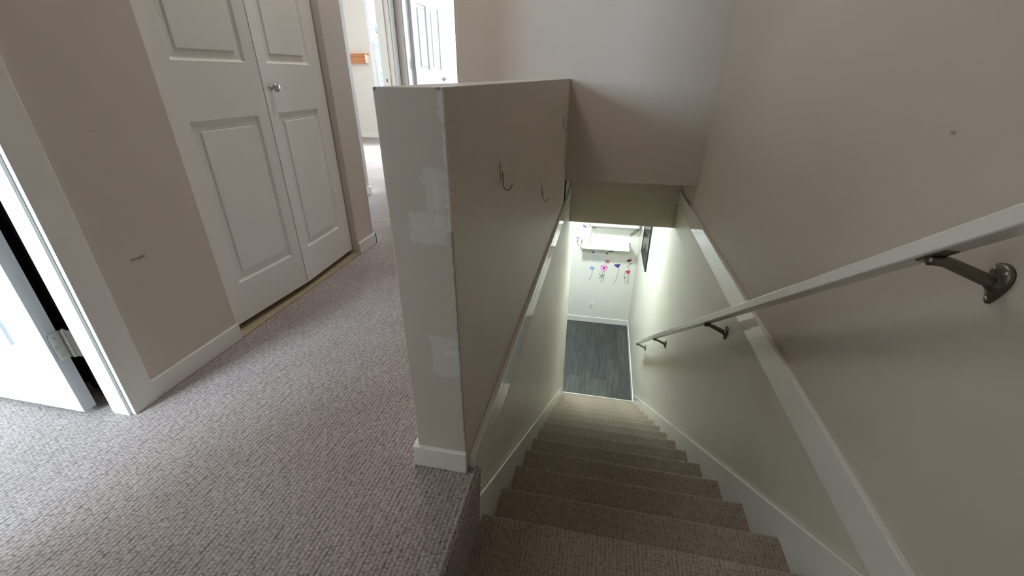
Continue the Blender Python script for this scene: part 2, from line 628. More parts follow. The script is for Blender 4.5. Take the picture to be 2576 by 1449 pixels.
wall('wall_side_far', [(-3.6, -3.5, -2.5, 0.97, 0, ZC)], 'beige outer wall of the side room')
wall('wall_side_near', [(XWB, -1.30, -2.5, -1.8, 0, ZC)], 'short beige wall of the side room beside its window')
# side room wall with its window opening
WX0, WX1, WZ0, WZ1 = -3.2, -1.95, 1.0, 2.2
wall('wall_side_room', [(-3.5, WX0, -2.5, -2.4, 0, ZC), (WX1, -1.3, -2.5, -2.4, 0, ZC),
                        (WX0, WX1, -2.5, -2.4, 0, WZ0), (WX0, WX1, -2.5, -2.4, WZ1, ZC)],
     'beige wall of the side room holding its window')
# bedroom
BX0, BX1, BZ0, BZ1 = -3.70, -2.50, 0.55, 2.15
YB = 7.0
wall('wall_bedroom', [(-5.2, BX0, YB, YB + 0.12, 0, ZC), (BX1, -2.0, YB, YB + 0.12, 0, ZC),
                      (BX0, BX1, YB, YB + 0.12, 0, BZ0), (BX0, BX1, YB, YB + 0.12, BZ1, ZC),
                      (-5.3, -5.2, 2.3, 7.1, 0, ZC), (-5.2, -2.05, 2.3, 2.4, 0, ZC), (-2.115, -2.0, 4.455, 7.1, 0, ZC)],
     'pale bedroom walls around a bright window', mat('bedroom_paint', (0.74, 0.69, 0.63), 0.6))
wall('wall_bath_room', [(-2.0, -1.77, 8.6, 8.7, 0, ZC), (-0.73, -0.4, 8.6, 8.7, 0, ZC), (-1.77, -0.73, 8.6, 8.7, 0, 0.68), (-1.77, -0.73, 8.6, 8.7, 2.22, ZC),
                        (-0.5, -0.4, 4.455, 8.6, 0, ZC), (-1.11, -0.4, 4.34, 4.455, 0, ZC), (-1.999, -1.99, 4.455, 8.6, 0, ZC)],
     'pale walls of the bright room behind the panelled door', mat('bath_paint', (0.62, 0.63, 0.66), 0.5))
struct(boxes('ceiling', [(-5.3, XR + 0.12, -2.5, 8.7, ZC, ZC + 0.1)], CEIL), 'white textured ceiling over the upstairs hall', 'ceiling')

# ---------------------------------------------------------------- stairwell walls and lower room
wall('wall_stair_left', [(XLL - 0.12, XLL, YH - 0.02, YE, ZL, -0.06)], 'pale wall on the half-wall side of the lower stairwell', STAIRP)
wall('wall_stair_right', [(XRL, XRL + 0.13, -1.7, YWL + 0.1, ZL, -0.02), (XRL, XRL + 0.13, YHD + 0.1, YWL + 0.1, -0.02, 0.1)],
     'pale wall on the handrail side of the lower stairwell', STAIRP)
wall('wall_lower_back', [(-3.1, XRL, YWL, YWL + 0.1, ZL, ZHD)], 'cream downstairs wall with shelves and flower stickers', LOWPAINT)
wall('wall_lower_side', [(-3.2, -3.1, 3.9, YWL, ZL, ZHD), (-3.1, XLL - 0.12, 3.9, 4.0, ZL, ZHD)], 'cream walls of the downstairs room', LOWPAINT)
struct(boxes('ceiling_lower', [(-3.2, XRL, YHD + 0.10, YWL + 0.1, ZHD, ZHD + 0.1), (-3.2, XLL - 0.12, 3.9, YHD + 0.1, ZHD, ZHD + 0.1)], CEIL),
       'white ceiling of the downstairs room', 'ceiling')

# horizontal trim boards where the stairwell walls change thickness
struct(boxes('trim_1', [(XHR, XHR + 0.0165, YH + 0.012, YHD, -0.083, 0.034)], GLOSS, bevel=0.003), 'white painted trim board along the half wall at floor level', 'trim')
struct(boxes('trim_2', [(XR - 0.0172, XR, -1.7, YHD, -0.083, 0.034)], GLOSS, bevel=0.003), 'white painted trim board along the handrail wall at floor level', 'trim')

# baseboards
BBH = 0.066
struct(boxes('baseboard_left', [(XW, XW + 0.012, 0.832, 1.197, 0, BBH)], TRIM, bevel=0.002), 'white baseboard between door casing and closet', 'baseboard')
struct(boxes('baseboard_stub', [(XW, XW + 0.012, 2.117, 2.312, 0, BBH), (-1.99, XW + 0.012, 2.30, 2.312, 0, BBH)], TRIM, bevel=0.002),
       'short white baseboard on the wall stub past the closet', 'baseboard')
hb = boxes('baseboard_half', [(XHL - 0.012, XHR + 0.001, YH - 0.012, YH, 0, BBH), (XHL - 0.012, XHL, YH, YF, 0, BBH)], TRIM, bevel=0.002)
struct(hb, 'scuffed white baseboard wrapping the end of the half wall', 'baseboard')
struct(boxes('baseboard_nook', [(-2.0, -1.988, 2.312, 3.459, 0, BBH), (-2.115, -2.0, 3.447, 3.459, 0, BBH)], TRIM, bevel=0.002), 'white baseboard at the bedroom corner', 'baseboard')
struct(boxes('baseboard_bedroom', [(-5.2, -2.115, YB - 0.012, YB, 0, 0.085)], TRIM, bevel=0.002), 'white baseboard under the bedroom window', 'baseboard')
struct(boxes('baseboard_lower_back', [(-3.1, XRL, YWL - 0.012, YWL, ZL, ZL + 0.10)], TRIM, bevel=0.002), 'white baseboard at the downstairs end wall', 'baseboard')
struct(boxes('baseboard_lower_right', [(XRL - 0.012, XRL, 4.66, YWL - 0.012, ZL, ZL + 0.10)], TRIM, bevel=0.002), 'white baseboard along the downstairs right wall', 'baseboard')

# door casings
def casing(name, bl, label):
    return struct(boxes(name, bl, TRIM, bevel=0.0015), label, 'door casing')


casing('trim_3', [(XW, XW + 0.015, 0.756, 0.832, 0, 2.10), (XW, XW + 0.015, -0.140, -0.064, 0, 2.10), (XW, XW + 0.015, -0.140, 0.832, 2.058, 2.13)],
       'white casing around the side room doorway')
casing('trim_4', [(XWB, XW, 0.748, 0.768, 0, 2.05), (XWB, XW, -0.076, -0.056, 0, 2.05), (XWB, XW, -0.076, 0.768, 2.03, 2.05)],
       'white jamb of the side room doorway catching daylight')
casing('trim_5', [(-2.0, -1.985, 4.213, 4.283, 0, 2.09)], 'white casing on the strike side of the bedroom doorway')
jb = casing('trim_6', [(-2.13, -2.0, 4.205, 4.225, 0, 2.05), (-2.06, -2.045, 4.193, 4.205, 0, 2.05)], 'white bedroom door jamb with a strike plate')
boxes('strike_plate', [(-2.105, -2.075, 4.2035, 4.205, 0.86, 0.93)], NICKEL, jb)
boxes('latch_hole', [(-2.095, -2.083, 4.2025, 4.2036, 0.88, 0.91)], DARK, jb)
casing('trim_7', [(-1.998, -1.934, 4.325, 4.34, 0, 2.09), (-1.156, -1.092, 4.325, 4.34, 0, 2.09), (-1.998, -1.092, 4.325, 4.34, 2.04, 2.10),
                  (-1.945, -1.925, 4.34, 4.455, 0, 2.05), (-1.165, -1.145, 4.34, 4.455, 0, 2.05)],
       'white casing and jamb of the second doorway')
WOOD_T = mat('threshold_wood', (0.42, 0.35, 0.22), 0.6, vary=0.15, vscale=20)
struct(boxes('trim_8', [(-1.42, -1.346, 1.197, 2.117, -0.01, 0.004)], WOOD_T, bevel=0.001), 'bare wooden threshold strip under the closet doors', 'threshold')

# ---------------------------------------------------------------- staircase
stairs = empty('staircase', (0.2, YN, ZL), 'straight carpeted staircase going down to the dark plank floor', 'staircase')


def nose_path(back, nose_y, z, r=0.017, under=0.03):
    pts = [(back, z)]
    pts += [(nose_y - r + r * math.sin(a), z - r + r * math.cos(a)) for a in np.linspace(0, math.pi, 14)]
    pts.append((nose_y - r - under, z - 2 * r))
    return pts


# landing
P, h = sweep_patch(nose_path(0.34, Y0N, ZN), XSL + 0.001, XSR - 0.001, 0.0036, 0.003)
P2, h2 = flat_patch(XSL, XSR, -1.69, 0.34, ZN, 0.02)
me = join_meshes('landing', [(P, h), (P2, h2)])
link('landing', me, STAIRC, stairs)
# one tread in local terms (nosing at y = 0, z = 0), shared by all
P, h = sweep_patch(nose_path(-RUN - 0.03, 0.0, 0.0), XSL + 0.001, XSR - 0.001, 0.0042, 0.003, 0.0021)
tread_me = grid_mesh('tread', P, h)
tread_me.materials.append(STAIRC)
path = [(-0.030, -0.03), (-0.030, -RISE)]
P, h = sweep_patch(path, XSL + 0.001, XSR - 0.001, 0.006, 0.003)
riser_me = grid_mesh('riser', P, h)
riser_me.materials.append(STAIRC)
for k in range(0, NT + 1):
    ny = Y0N if k == 0 else YN + k * RUN
    nz = ZN - k * RISE
    if k:
        o = link('tread', tread_me, None, stairs)
        o.location = (0, ny, nz)
        if k == 1:
            o.scale = (1, 1, 1)
    o = link('riser', riser_me, None, stairs)
    o.location = (0, ny, nz)
ny14, nz14 = YN + NT * RUN, ZN - NT * RISE
boxes('lit_nosing_strip', [(XSL + 0.002, XSR - 0.012, ny14 - 0.012, ny14 + 0.006, nz14 - 0.020, nz14 + 0.003)],
      mat('lit_nosing_tone', (0.62, 0.60, 0.52), 0.4), stairs, bevel=0.003)  # added pale strip stands for the strong light on the last carpet nosing


def skirt_z(y):
    return ZN - (RISE / RUN) * (y - YN) + 0.095


for (xa, xb, ys, ye, nm) in ((XLL, XSL, 0.785, 4.62, 'skirt_board'), (XSR, XRL, 0.70, 4.66, 'skirt_board')):
    bm = bmesh.new()
    pts = [(ys, skirt_z(ys)), (ye, skirt_z(ye)), (ye, ZL), (ye - 0.5, ZL), (ys, skirt_z(ys) - 0.45)]
    if xa > 0:
        pts = [(-1.6, skirt_z(0.70))] + pts[:-1] + [(0.3, ZN - 0.35), (-1.6, ZN - 0.35)]
    prism(bm, pts, 'x', xa + (0.0015 if xa < 0 else 0), xb - (0.0015 if xa > 0 else 0))
    bmesh.ops.bevel(bm, geom=[e for e in bm.edges], offset=0.0022, segments=2, affect='EDGES', profile=0.6)
    from_bm(nm, bm, TRIM, stairs)
bm = bmesh.new()
ys, ye = YN, YN + 15 * RUN
prism(bm, [(-1.6, ZN - 0.05), (0.75, ZN - 0.05), (4.55, ZL + 0.02), (4.55, ZL), (-1.6, ZL)], 'x', XSL, XSR)
from_bm('stringer_body', bm, DARK, stairs)

# ---------------------------------------------------------------- handrail
RX0, RX1 = 0.565, 0.605
def rail_top(y):
    return 0.7857 - 0.703 * (y - 0.706)


hr = empty('handrail', (0.58, 0.6, rail_top(0.6)), 'white painted wooden handrail on four dark metal brackets', 'handrail')
bm = bmesh.new()
RV = 0.038
ya, yb = -0.30, 4.565
prism(bm, [(ya, rail_top(ya)), (yb, rail_top(yb)), (yb - 0.012, rail_top(yb) - RV + 0.006), (ya, rail_top(ya) - RV)], 'x', RX0, RX1)
bmesh.ops.bevel(bm, geom=bm.edges[:], offset=0.004, segments=3, affect='EDGES', profile=0.5)
from_bm('rail', bm, TRIM, hr)
RCX = (RX0 + RX1) / 2
for y, wx in ((0.834, XR), (2.025, XRL), (3.40, XRL), (4.46, XRL)):
    zb = rail_top(y) - RV
    zp = zb - 0.046
    br = bpy.data.objects.new('bracket', None)
    COL.objects.link(br)
    br.parent = hr
    br.location = Vector((wx, y, zp)) - hr.location
    br.matrix_parent_inverse = Matrix.Identity(4)
    # teardrop wall plate
    bm = bmesh.new()
    out = []
    for i in range(28):
        a = 2 * math.pi * i / 28
        zz = 0.038 * math.sin(a)
        w = 0.021 + 0.011 * math.sin(a)
        out.append((y + w * math.cos(a), zp + zz))
    prism(bm, out, 'x', wx - 0.006, wx)
    fr = [f for f in bm.faces if len(f.verts) > 4 and f.calc_center_median().x < wx - 0.003]
    bmesh.ops.inset_region(bm, faces=fr, thickness=0.004, depth=0.003)
    lathe(bm, (wx - 0.004, y, zp), (-1, 0, 0), [(0.017, 0), (0.016, 0.006), (0.012, 0.012), (0.009, 0.014)], 14)
    from_bm('wall_plate', bm, PEWTER, br, True)
    # arm
    bm = bmesh.new()
    pts = [(wx - 0.008, y, zp), (wx - 0.03, y, zp + 0.008), (wx - 0.065, y, zp + 0.024), (RCX + 0.014, y, zb - 0.014),
           (RCX, y, zb - 0.011), (RCX - 0.012, y, zb - 0.012)]
    pts = [(wx - 0.008, y, zp), (wx - 0.020, y, zp + 0.006), (RCX + 0.030, y, zb - 0.016), (RCX + 0.016, y, zb - 0.011),
           (RCX, y, zb - 0.010), (RCX - 0.010, y, zb - 0.011)]
    tube(bm, pts, [0.0125, 0.0115, 0.0105, 0.0100, 0.0095, 0.0090], 10)
    from_bm('arm', bm, PEWTER, br, True)
    # saddle under the rail
    bm = bmesh.new()
    prism(bm, [(y - 0.028, zb + 0.703 * 0.028), (y + 0.028, zb - 0.703 * 0.028), (y + 0.028, zb - 0.703 * 0.028 - 0.004), (y - 0.028, zb + 0.703 * 0.028 - 0.004)],
          'x', RCX - 0.010, RCX + 0.010)
    from_bm('saddle', bm, PEWTER, br)
    for (dy, dz) in ((-0.014, 0.024), (0.014, 0.024), (0, -0.028)):
        bm = bmesh.new()
        lathe(bm, (wx - 0.007, y + dy, zp + dz), (-1, 0, 0), [(0.0048, 0), (0.0044, 0.003), (0.0025, 0.0042), (0, 0.0044)], 10)
        from_bm('screw', bm, SCREW, br, True)

# ---------------------------------------------------------------- panelled doors
def panel_faces(bm, to_w, u0, u1, z0, z1, bw=0.034):
    """moulded raised panel proud field inside a sloping recess; to_w(u, z, d) maps to world, d = depth into door"""
    def ring(i, d):
        return [bm.verts.new(to_w(u, z, d)) for u, z in
                ((u0 + i, z0 + i), (u1 - i, z0 + i), (u1 - i, z1 - i), (u0 + i, z1 - i))]
    rs = [ring(0, 0.0), ring(0.005, 0.008), ring(0.010, 0.0105), ring(bw - 0.004, 0.0085), ring(bw, 0.0105), ring(bw + 0.003, 0.003)]
    for a, b in zip(rs, rs[1:]):
        for i in range(4):
            bm.faces.new((a[i], a[(i + 1) % 4], b[(i + 1) % 4], b[i]))
    bm.faces.new(rs[-1])


def leaf(name, to_w, W, H0, H1, T, panels, parent, m=DOORW):
    """door leaf whose front has panel openings; the panels are children"""
    bm = bmesh.new()
    us = sorted({0.0, W, *[p[0] for p in panels], *[p[1] for p in panels]})
    zs = sorted({H0, H1, *[p[2] for p in panels], *[p[3] for p in panels]})
    vc = {}

    def V(u, z, d):
        k = (round(u, 5), round(z, 5), d)
        if k not in vc:
            vc[k] = bm.verts.new(to_w(u, z, d))
        return vc[k]
    for i in range(len(us) - 1):
        for j in range(len(zs) - 1):
            cu, cz = (us[i] + us[i + 1]) / 2, (zs[j] + zs[j + 1]) / 2
            if any(p[0] < cu < p[1] and p[2] < cz < p[3] for p in panels):
                continue
            bm.faces.new((V(us[i], zs[j], 0), V(us[i + 1], zs[j], 0), V(us[i + 1], zs[j + 1], 0), V(us[i], zs[j + 1], 0)))
    # back and edges
    b = [bm.verts.new(to_w(u, z, T)) for u, z in ((0, H0), (W, H0), (W, H1), (0, H1))]
    f = [bm.verts.new(to_w(u, z, 0)) for u, z in ((0, H0), (W, H0), (W, H1), (0, H1))]
    bm.faces.new(b[::-1])
    for i in range(4):
        bm.faces.new((f[i], f[(i + 1) % 4], b[(i + 1) % 4], b[i]))
    bmesh.ops.recalc_face_normals(bm, faces=bm.faces[:])
    lo = from_bm(name, bm, m, parent)
    for p in panels:
        bm = bmesh.new()
        panel_faces(bm, to_w, *p)
        bmesh.ops.recalc_face_normals(bm, faces=bm.faces[:])
        from_bm('panel', bm, m, lo)
    return lo


# near door, opened flat into the side room
d1 = bpy.data.objects.new('door_1', None)
COL.objects.link(d1)
d1.location = (-1.484, 0.74, 0)
struct(d1, 'white panelled door swung open into the side room, lit blue by daylight and tinted cool in its colour', 'door')
pan6 = [(0.112, 0.335, 0.20, 0.84), (0.425, 0.648, 0.20, 0.84), (0.112, 0.335, 0.99, 1.56), (0.425, 0.648, 0.99, 1.56),
        (0.112, 0.335, 1.66, 1.90), (0.425, 0.648, 1.66, 1.90)]
leaf('door_leaf', lambda u, z, d: (-1.484 - u, 0.722 + d, z), 0.76, 0.014, 2.02, 0.034, pan6, d1, mat('door_enamel_dim_blue', (0.64, 0.66, 0.68), 0.4, vary=0.02))  # same enamel, dimmed and cooled in colour to tone down the daylight
hg = bpy.data.objects.new('hinge', None)
COL.objects.link(hg)
hg.parent = d1
hg['label'] = 'brushed nickel hinge with three screws'
bm = bmesh.new()
pl = []
for (cy, cz, a0) in ((0.741, 0.273, 90), (0.741, 0.205, 180)):
    for k in range(7):
        a = math.radians(a0 + 90 * k / 6)
        pl.append((cy + 0.011 * math.cos(a), cz + 0.011 * math.sin(a)))
pl += [(0.762, 0.194), (0.762, 0.284)]
prism(bm, pl, 'x', -1.4845, -1.4825)
o = from_bm('hinge_leaf', bm, NICKEL, hg)
boxes('jamb_leaf', [(-1.474, -1.416, 0.7655, 0.768, 0.194, 0.284)], NICKEL, hg)
bm = bmesh.new()
for i in range(5):
    cyl(bm, (-1.477, 0.7655, 0.194 + i * 0.018 + 0.0006), (-1.477, 0.7655, 0.194 + (i + 1) * 0.018 - 0.0006), 0.0066, seg=14)
cyl(bm, (-1.477, 0.7655, 0.191), (-1.477, 0.7655, 0.287), 0.005, seg=12)
from_bm('barrel', bm, NICKEL, hg, False)
for (sy, sz) in ((0.7425, 0.268), (0.7385, 0.238), (0.7445, 0.209)):
    bm = bmesh.new()
    lathe(bm, (-1.4825, sy, sz), (1, 0, 0), [(0.0048, 0), (0.0045, 0.0009), (0.002, 0.0010), (0.0018, 0.0002), (0, 0.0002)], 12)
    from_bm('screw', bm, SCREW, hg)

bm = bmesh.new()
nx = 60
cl0 = [[bm.verts.new((-1.425 - 0.78 * i / nx, 0.812 + 0.014 * math.sin(i * 0.62) + 0.006 * math.sin(i * 1.7), z)) for i in range(nx + 1)] for z in (0.03, 0.6, 1.2, 1.85)]
for a, b2 in zip(cl0, cl0[1:]):
    for i in range(nx):
        bm.faces.new((a[i], a[i + 1], b2[i + 1], b2[i]))
bmesh.ops.solidify(bm, geom=bm.faces[:], thickness=0.004)
cl = from_bm('gap_cloth', bm, mat('gap_darkening_cloth', (0.075, 0.050, 0.043), 0.9), None, True)  # cloth added to make the gap beside the hinge dark
tag(cl, 'dark brown cloth added to darken the gap behind the open side room door', 'cloth')

# bifold closet doors, folded a little outward at the middle
d2 = bpy.data.objects.new('door_2', None)
COL.objects.link(d2)
d2.location = (-1.38, 1.658, 0)
struct(d2, 'white bifold closet doors with moulded panels', 'door')
A0, A1, A2 = Vector((-1.39, 1.207)), Vector((-1.365, 1.655)), Vector((-1.365, 1.6605))
A3 = Vector((-1.39, 2.109))


def mk_leaf(a, b, rev):
    d = (b - a)
    L = d.length
    d = d / L
    n = Vector((-d.y, d.x))  # away from the hall
    if n.x > 0:
        n = -n
    if not rev:
        pans = [(0.2 * L, 0.875 * L, 0.19, 0.795), (0.2 * L, 0.875 * L, 0.982, 1.90)]
    else:
        pans = [(0.125 * L, 0.795 * L, 0.19, 0.795), (0.125 * L, 0.795 * L, 0.982, 1.90)]
    return leaf('door_leaf', lambda u, z, dd: (a.x + d.x * u + n.x * dd, a.y + d.y * u + n.y * dd, z), L, 0.030, 2.02, 0.030, pans, d2)


mk_leaf(A0, A1, False)
rl = mk_leaf(A2, A3, True)
bm = bmesh.new()
lathe(bm, (-1.369, 1.705, 0.893), (1, 0.055, 0), [(0.009, 0), (0.009, 0.003), (0.0055, 0.006), (0.0055, 0.014), (0.011, 0.019), (0.0165, 0.024),
                                          (0.0172, 0.029), (0.0150, 0.0335), (0.009, 0.0365), (0, 0.0375)], 24)
o = from_bm('knob', bm, NICKEL, rl, True)
o['label'] = 'round brushed nickel knob'

# second hall door, opened into the bright room
d3 = bpy.data.objects.new('door_3', None)
COL.objects.link(d3)
d3.location = (-1.915, 4.48, 0)
struct(d3, 'white panelled door standing open in the bright far doorway', 'door')
dd3 = Vector((0.055, 0.708)).normalized()
nn3 = Vector((-dd3.y, dd3.x))
pan6b = [(0.105, 0.315, 0.20, 0.80), (0.395, 0.605, 0.20, 0.80), (0.105, 0.315, 0.99, 1.56), (0.395, 0.605, 0.99, 1.56),
         (0.105, 0.315, 1.66, 1.90), (0.395, 0.605, 1.66, 1.90)]
l3 = leaf('door_leaf', lambda u, z, d: (-1.900 + dd3.x * u + nn3.x * d, 4.475 + dd3.y * u + nn3.y * d, z), 0.71, 0.014, 2.02, 0.034, pan6b, d3)
hp = Vector((-1.900 + dd3.x * 0.65, 4.475 + dd3.y * 0.65, 0.905))
bm = bmesh.new()
lathe(bm, hp, (1, -0.08, 0), [(0.027, 0), (0.027, 0.004), (0.022, 0.008), (0.010, 0.010), (0.009, 0.042), (0, 0.044)], 18)
tube(bm, [hp + Vector((0.040, 0.0, 0)), hp + Vector((0.044, -0.03, 0.002)), hp + Vector((0.044, -0.09, 0.0))], [0.009, 0.009, 0.007], 8)
from_bm('lever_handle', bm, NICKEL, l3, True)
boxes('hinge', [(-1.905, -1.894, 4.462, 4.474, 0.99, 1.08)], NICKEL, d3)

# ---------------------------------------------------------------- bedroom window, blind, shelf
w1 = bpy.data.objects.new('window_1', None)
COL.objects.link(w1)
w1.location = (-3.1, YB, BZ0)
struct(w1, 'white single-hung bedroom window behind a raised blind', 'window')
WHITEV = mat('white_vinyl', (0.82, 0.83, 0.83), 0.35)
boxes('window_frame', [(BX0, BX0 + 0.045, YB - 0.005, YB + 0.12, BZ0, BZ1), (BX1 - 0.045, BX1, YB - 0.005, YB + 0.12, BZ0, BZ1),
                       (BX0 + 0.045, BX1 - 0.045, YB - 0.005, YB + 0.12, BZ0, BZ0 + 0.045), (BX0 + 0.045, BX1 - 0.045, YB - 0.005, YB + 0.12, BZ1 - 0.045, BZ1)], WHITEV, w1)
boxes('meeting_rail', [(BX0 + 0.045, BX1 - 0.045, YB + 0.03, YB + 0.075, 1.365, 1.435)], WHITEV, w1, bevel=0.004)
boxes('sash', [(BX0 + 0.045, BX0 + 0.085, YB + 0.035, YB + 0.07, BZ0 + 0.045, 1.365), (BX1 - 0.085, BX1 - 0.045, YB + 0.035, YB + 0.07, BZ0 + 0.045, 1.365),
               (BX0 + 0.085, BX1 - 0.085, YB + 0.035, YB + 0.07, BZ0 + 0.045, BZ0 + 0.09)], WHITEV, w1, bevel=0.003)
gm = bpy.data.materials.new('window_glass')
gm.use_nodes = True
gnt = gm.node_tree
gnt.nodes.remove(gnt.nodes['Principled BSDF'])
gtr = gnt.nodes.new('ShaderNodeBsdfTransparent')
ggl = gnt.nodes.new('ShaderNodeBsdfGlossy')
ggl.inputs['Roughness'].default_value = 0.03
gfr = gnt.nodes.new('ShaderNodeFresnel')
gfr.inputs['IOR'].default_value = 1.4
gmx = gnt.nodes.new('ShaderNodeMixShader')
gnt.links.new(gfr.outputs['Fac'], gmx.inputs['Fac'])
gnt.links.new(gtr.outputs['BSDF'], gmx.inputs[1])
gnt.links.new(ggl.outputs['BSDF'], gmx.inputs[2])
gnt.links.new(gmx.outputs['Shader'], gnt.nodes['Material Output'].inputs['Surface'])
boxes('pane', [(BX0 + 0.085, BX1 - 0.085, YB + 0.05, YB + 0.054, BZ0 + 0.09, 1.365)], gm, w1)
boxes('pane', [(BX0 + 0.045, BX1 - 0.045, YB + 0.06, YB + 0.064, 1.435, BZ1 - 0.045)], gm, w1)
bl = empty('window_blind', (-3.1, YB + 0.01, BZ1 - 0.05), 'white slatted blind lowered over the upper bedroom window', 'blind')
boxes('head_rail', [(BX0 + 0.05, BX1 - 0.05, YB - 0.002, YB + 0.028, BZ1 - 0.09, BZ1 - 0.05)], WHITEV, bl)
boxes('bottom_rail', [(BX0 + 0.05, BX1 - 0.05, YB + 0.002, YB + 0.024, 1.44, 1.456)], WHITEV, bl)
sm = bpy.data.meshes.new('slat')
bm = bmesh.new()
prism(bm, [(-0.012, -0.004), (0.0, 0.0), (0.012, -0.002), (0.012, -0.0005), (0.0, 0.0015), (-0.012, -0.0025)], 'x', BX0 + 0.055, BX1 - 0.055)
bm.to_mesh(sm)
bm.free()
sm.materials.append(WHITEV)
zz = 1.475
while zz < BZ1 - 0.10:
    o = link('slat', sm, None, bl)
    o.location = (0, YB + 0.013, zz)
    zz += 0.038
SHW = mat('honey_wood', (0.62, 0.27, 0.11), 0.35, vary=0.18, vscale=14)
sh = empty('wood_wall_shelf', (-4.2, YB, 1.107), 'honey-brown moulded wooden ledge on the bedroom wall beside the window', 'shelf')
boxes('top_board', [(-4.75, -3.735, YB - 0.115, YB, 1.228, 1.246)], SHW, sh, bevel=0.003)
bm = bmesh.new()
prism(bm, [(YB, 1.107), (YB - 0.05, 1.107), (YB - 0.055, 1.13), (YB - 0.07, 1.15), (YB - 0.072, 1.17), (YB - 0.085, 1.195), (YB - 0.10, 1.21), (YB - 0.10, 1.228), (YB, 1.228)], 'x', -4.73, -3.755)
from_bm('moulding', bm, SHW, sh)
boxes('end_cap', [(-3.755, -3.742, YB - 0.102, YB, 1.110, 1.228)], mat('lit_end_tone', (0.80, 0.66, 0.55), 0.5), sh, bevel=0.002)  # light on the shelf end is put into a paler colour
# bright greenery outside the bedroom window
LEAFM = mat('leafy_green', (0.30, 0.44, 0.36), 0.6, vary=0.4, vscale=9)
bm = bmesh.new()
for i in range(70):
    c = Vector((random.uniform(-7.2, -3.6), random.uniform(10.6, 11.6), random.uniform(-1.5, 2.2)))
    bmesh.ops.create_icosphere(bm, subdivisions=2, radius=random.uniform(0.2, 0.42), matrix=Matrix.Translation(c))
for v in bm.verts:
    v.co += Vector((random.uniform(-1, 1), random.uniform(-1, 1), random.uniform(-1, 1))) * 0.06
tag(from_bm('hedge', bm, LEAFM), 'tall green hedge outside the bedroom window', 'hedge')

# side room and bath windows (their frames, seen from inside the rooms)
def small_window(name, fr, mid, label):
    w = bpy.data.objects.new(name, None)
    COL.objects.link(w)
    w.location = (fr[0][0], fr[0][2], fr[0][4])
    struct(w, label, 'window')
    boxes('window_frame', fr, WHITEV, w)
    boxes('sash_bar', [mid], WHITEV, w)


small_window('window_2', [(WX0, WX0 + 0.04, -2.5, -2.39, WZ0, WZ1), (WX1 - 0.04, WX1, -2.5, -2.39, WZ0, WZ1),
                          (WX0, WX1, -2.5, -2.39, WZ0, WZ0 + 0.04), (WX0, WX1, -2.5, -2.39, WZ1 - 0.04, WZ1)],
             (WX0, WX1, -2.46, -2.43, 1.58, 1.62), 'white side room window')
small_window('window_3', [(-1.77, -1.73, 8.6, 8.7, 0.68, 2.22), (-0.77, -0.73, 8.6, 8.7, 0.68, 2.22), (-1.73, -0.77, 8.6, 8.7, 0.68, 0.72), (-1.73, -0.77, 8.6, 8.7, 2.18, 2.22)],
             (-1.73, -0.77, 8.63, 8.66, 1.43, 1.47), 'unseen white end window added to the bright far room for hall fill')

# ---------------------------------------------------------------- adhesive hooks on the half wall
STRIPM = mat('adhesive_film', (0.60, 0.54, 0.46), 0.3)
PLATEM = mat('cloudy_plastic', (0.64, 0.58, 0.50), 0.15, spec=0.7)
WIRE = mat('hook_wire', (0.16, 0.14, 0.12), 0.35, metal=1.0)
for (y, z, s, lab) in ((1.186, 0.694, 1.0, 'clear adhesive wall hook closest to the chipped end of the half wall'),
                       (2.045, 0.438, 1.0, 'clear adhesive wall hook set lowest, just above the trim board'),
                       (2.945, 0.668, 0.95, 'clear adhesive wall hook beside the inner corner of the half wall')):
    hk = empty('wall_hook', (XHR, y, z), lab, 'hook', 'adhesive hooks on the half wall')
    boxes('adhesive_strip', [(XHR, XHR + 0.0012, y - 0.011 * s, y + 0.011 * s, z - 0.030 * s, z + 0.042 * s)], STRIPM, hk)
    boxes('base_plate', [(XHR + 0.0012, XHR + 0.005, y - 0.009 * s, y + 0.009 * s, z - 0.020 * s, z + 0.028 * s)], PLATEM, hk, bevel=0.0015)
    bm = bmesh.new()
    pts = [(XHR + 0.006, y, z + 0.004), (XHR + 0.0075, y, z - 0.02)]
    for a in np.linspace(0, math.pi * 0.85, 9):
        pts.append((XHR + 0.0075 + 0.011 * (1 - math.cos(a)), y + 0.004, z - 0.036 - 0.012 * math.sin(a)))
    pts.append((XHR + 0.033, y + 0.006, z - 0.030))
    tube(bm, pts, 0.0014, 6)
    from_bm('wire_hook', bm, WIRE, hk, True)

# ---------------------------------------------------------------- downstairs: lamp, shelves, picture, outlet, stickers
def flush_lamp(lx, ly, lz, R, label, col, strength):
    t = empty('ceiling_lamp', (lx, ly, lz), label, 'lamp')
    bm = bmesh.new()
    lathe(bm, (lx, ly, lz), (0, 0, -1), [(0.0, 0.0), (R * 1.1, 0), (R * 1.1, 0.02), (R, 0.025), (0, 0.025)], 28)
    from_bm('lamp_base', bm, NICKEL, t, True)
    bm = bmesh.new()
    lathe(bm, (lx, ly, lz), (0, 0, -1), [(R, 0.024), (R * 0.98, 0.035), (R * 0.8, 0.055), (R * 0.45, 0.068), (0, 0.072)], 28)
    gl = bpy.data.materials.new('lit_diffuser')
    gl.use_nodes = True
    b = gl.node_tree.nodes['Principled BSDF']
    b.inputs['Base Color'].default_value = (0.9, 0.9, 0.85, 1)
    b.inputs['Emission Color'].default_value = (*col, 1)
    b.inputs['Emission Strength'].default_value = strength
    from_bm('diffuser', bm, gl, t, True)


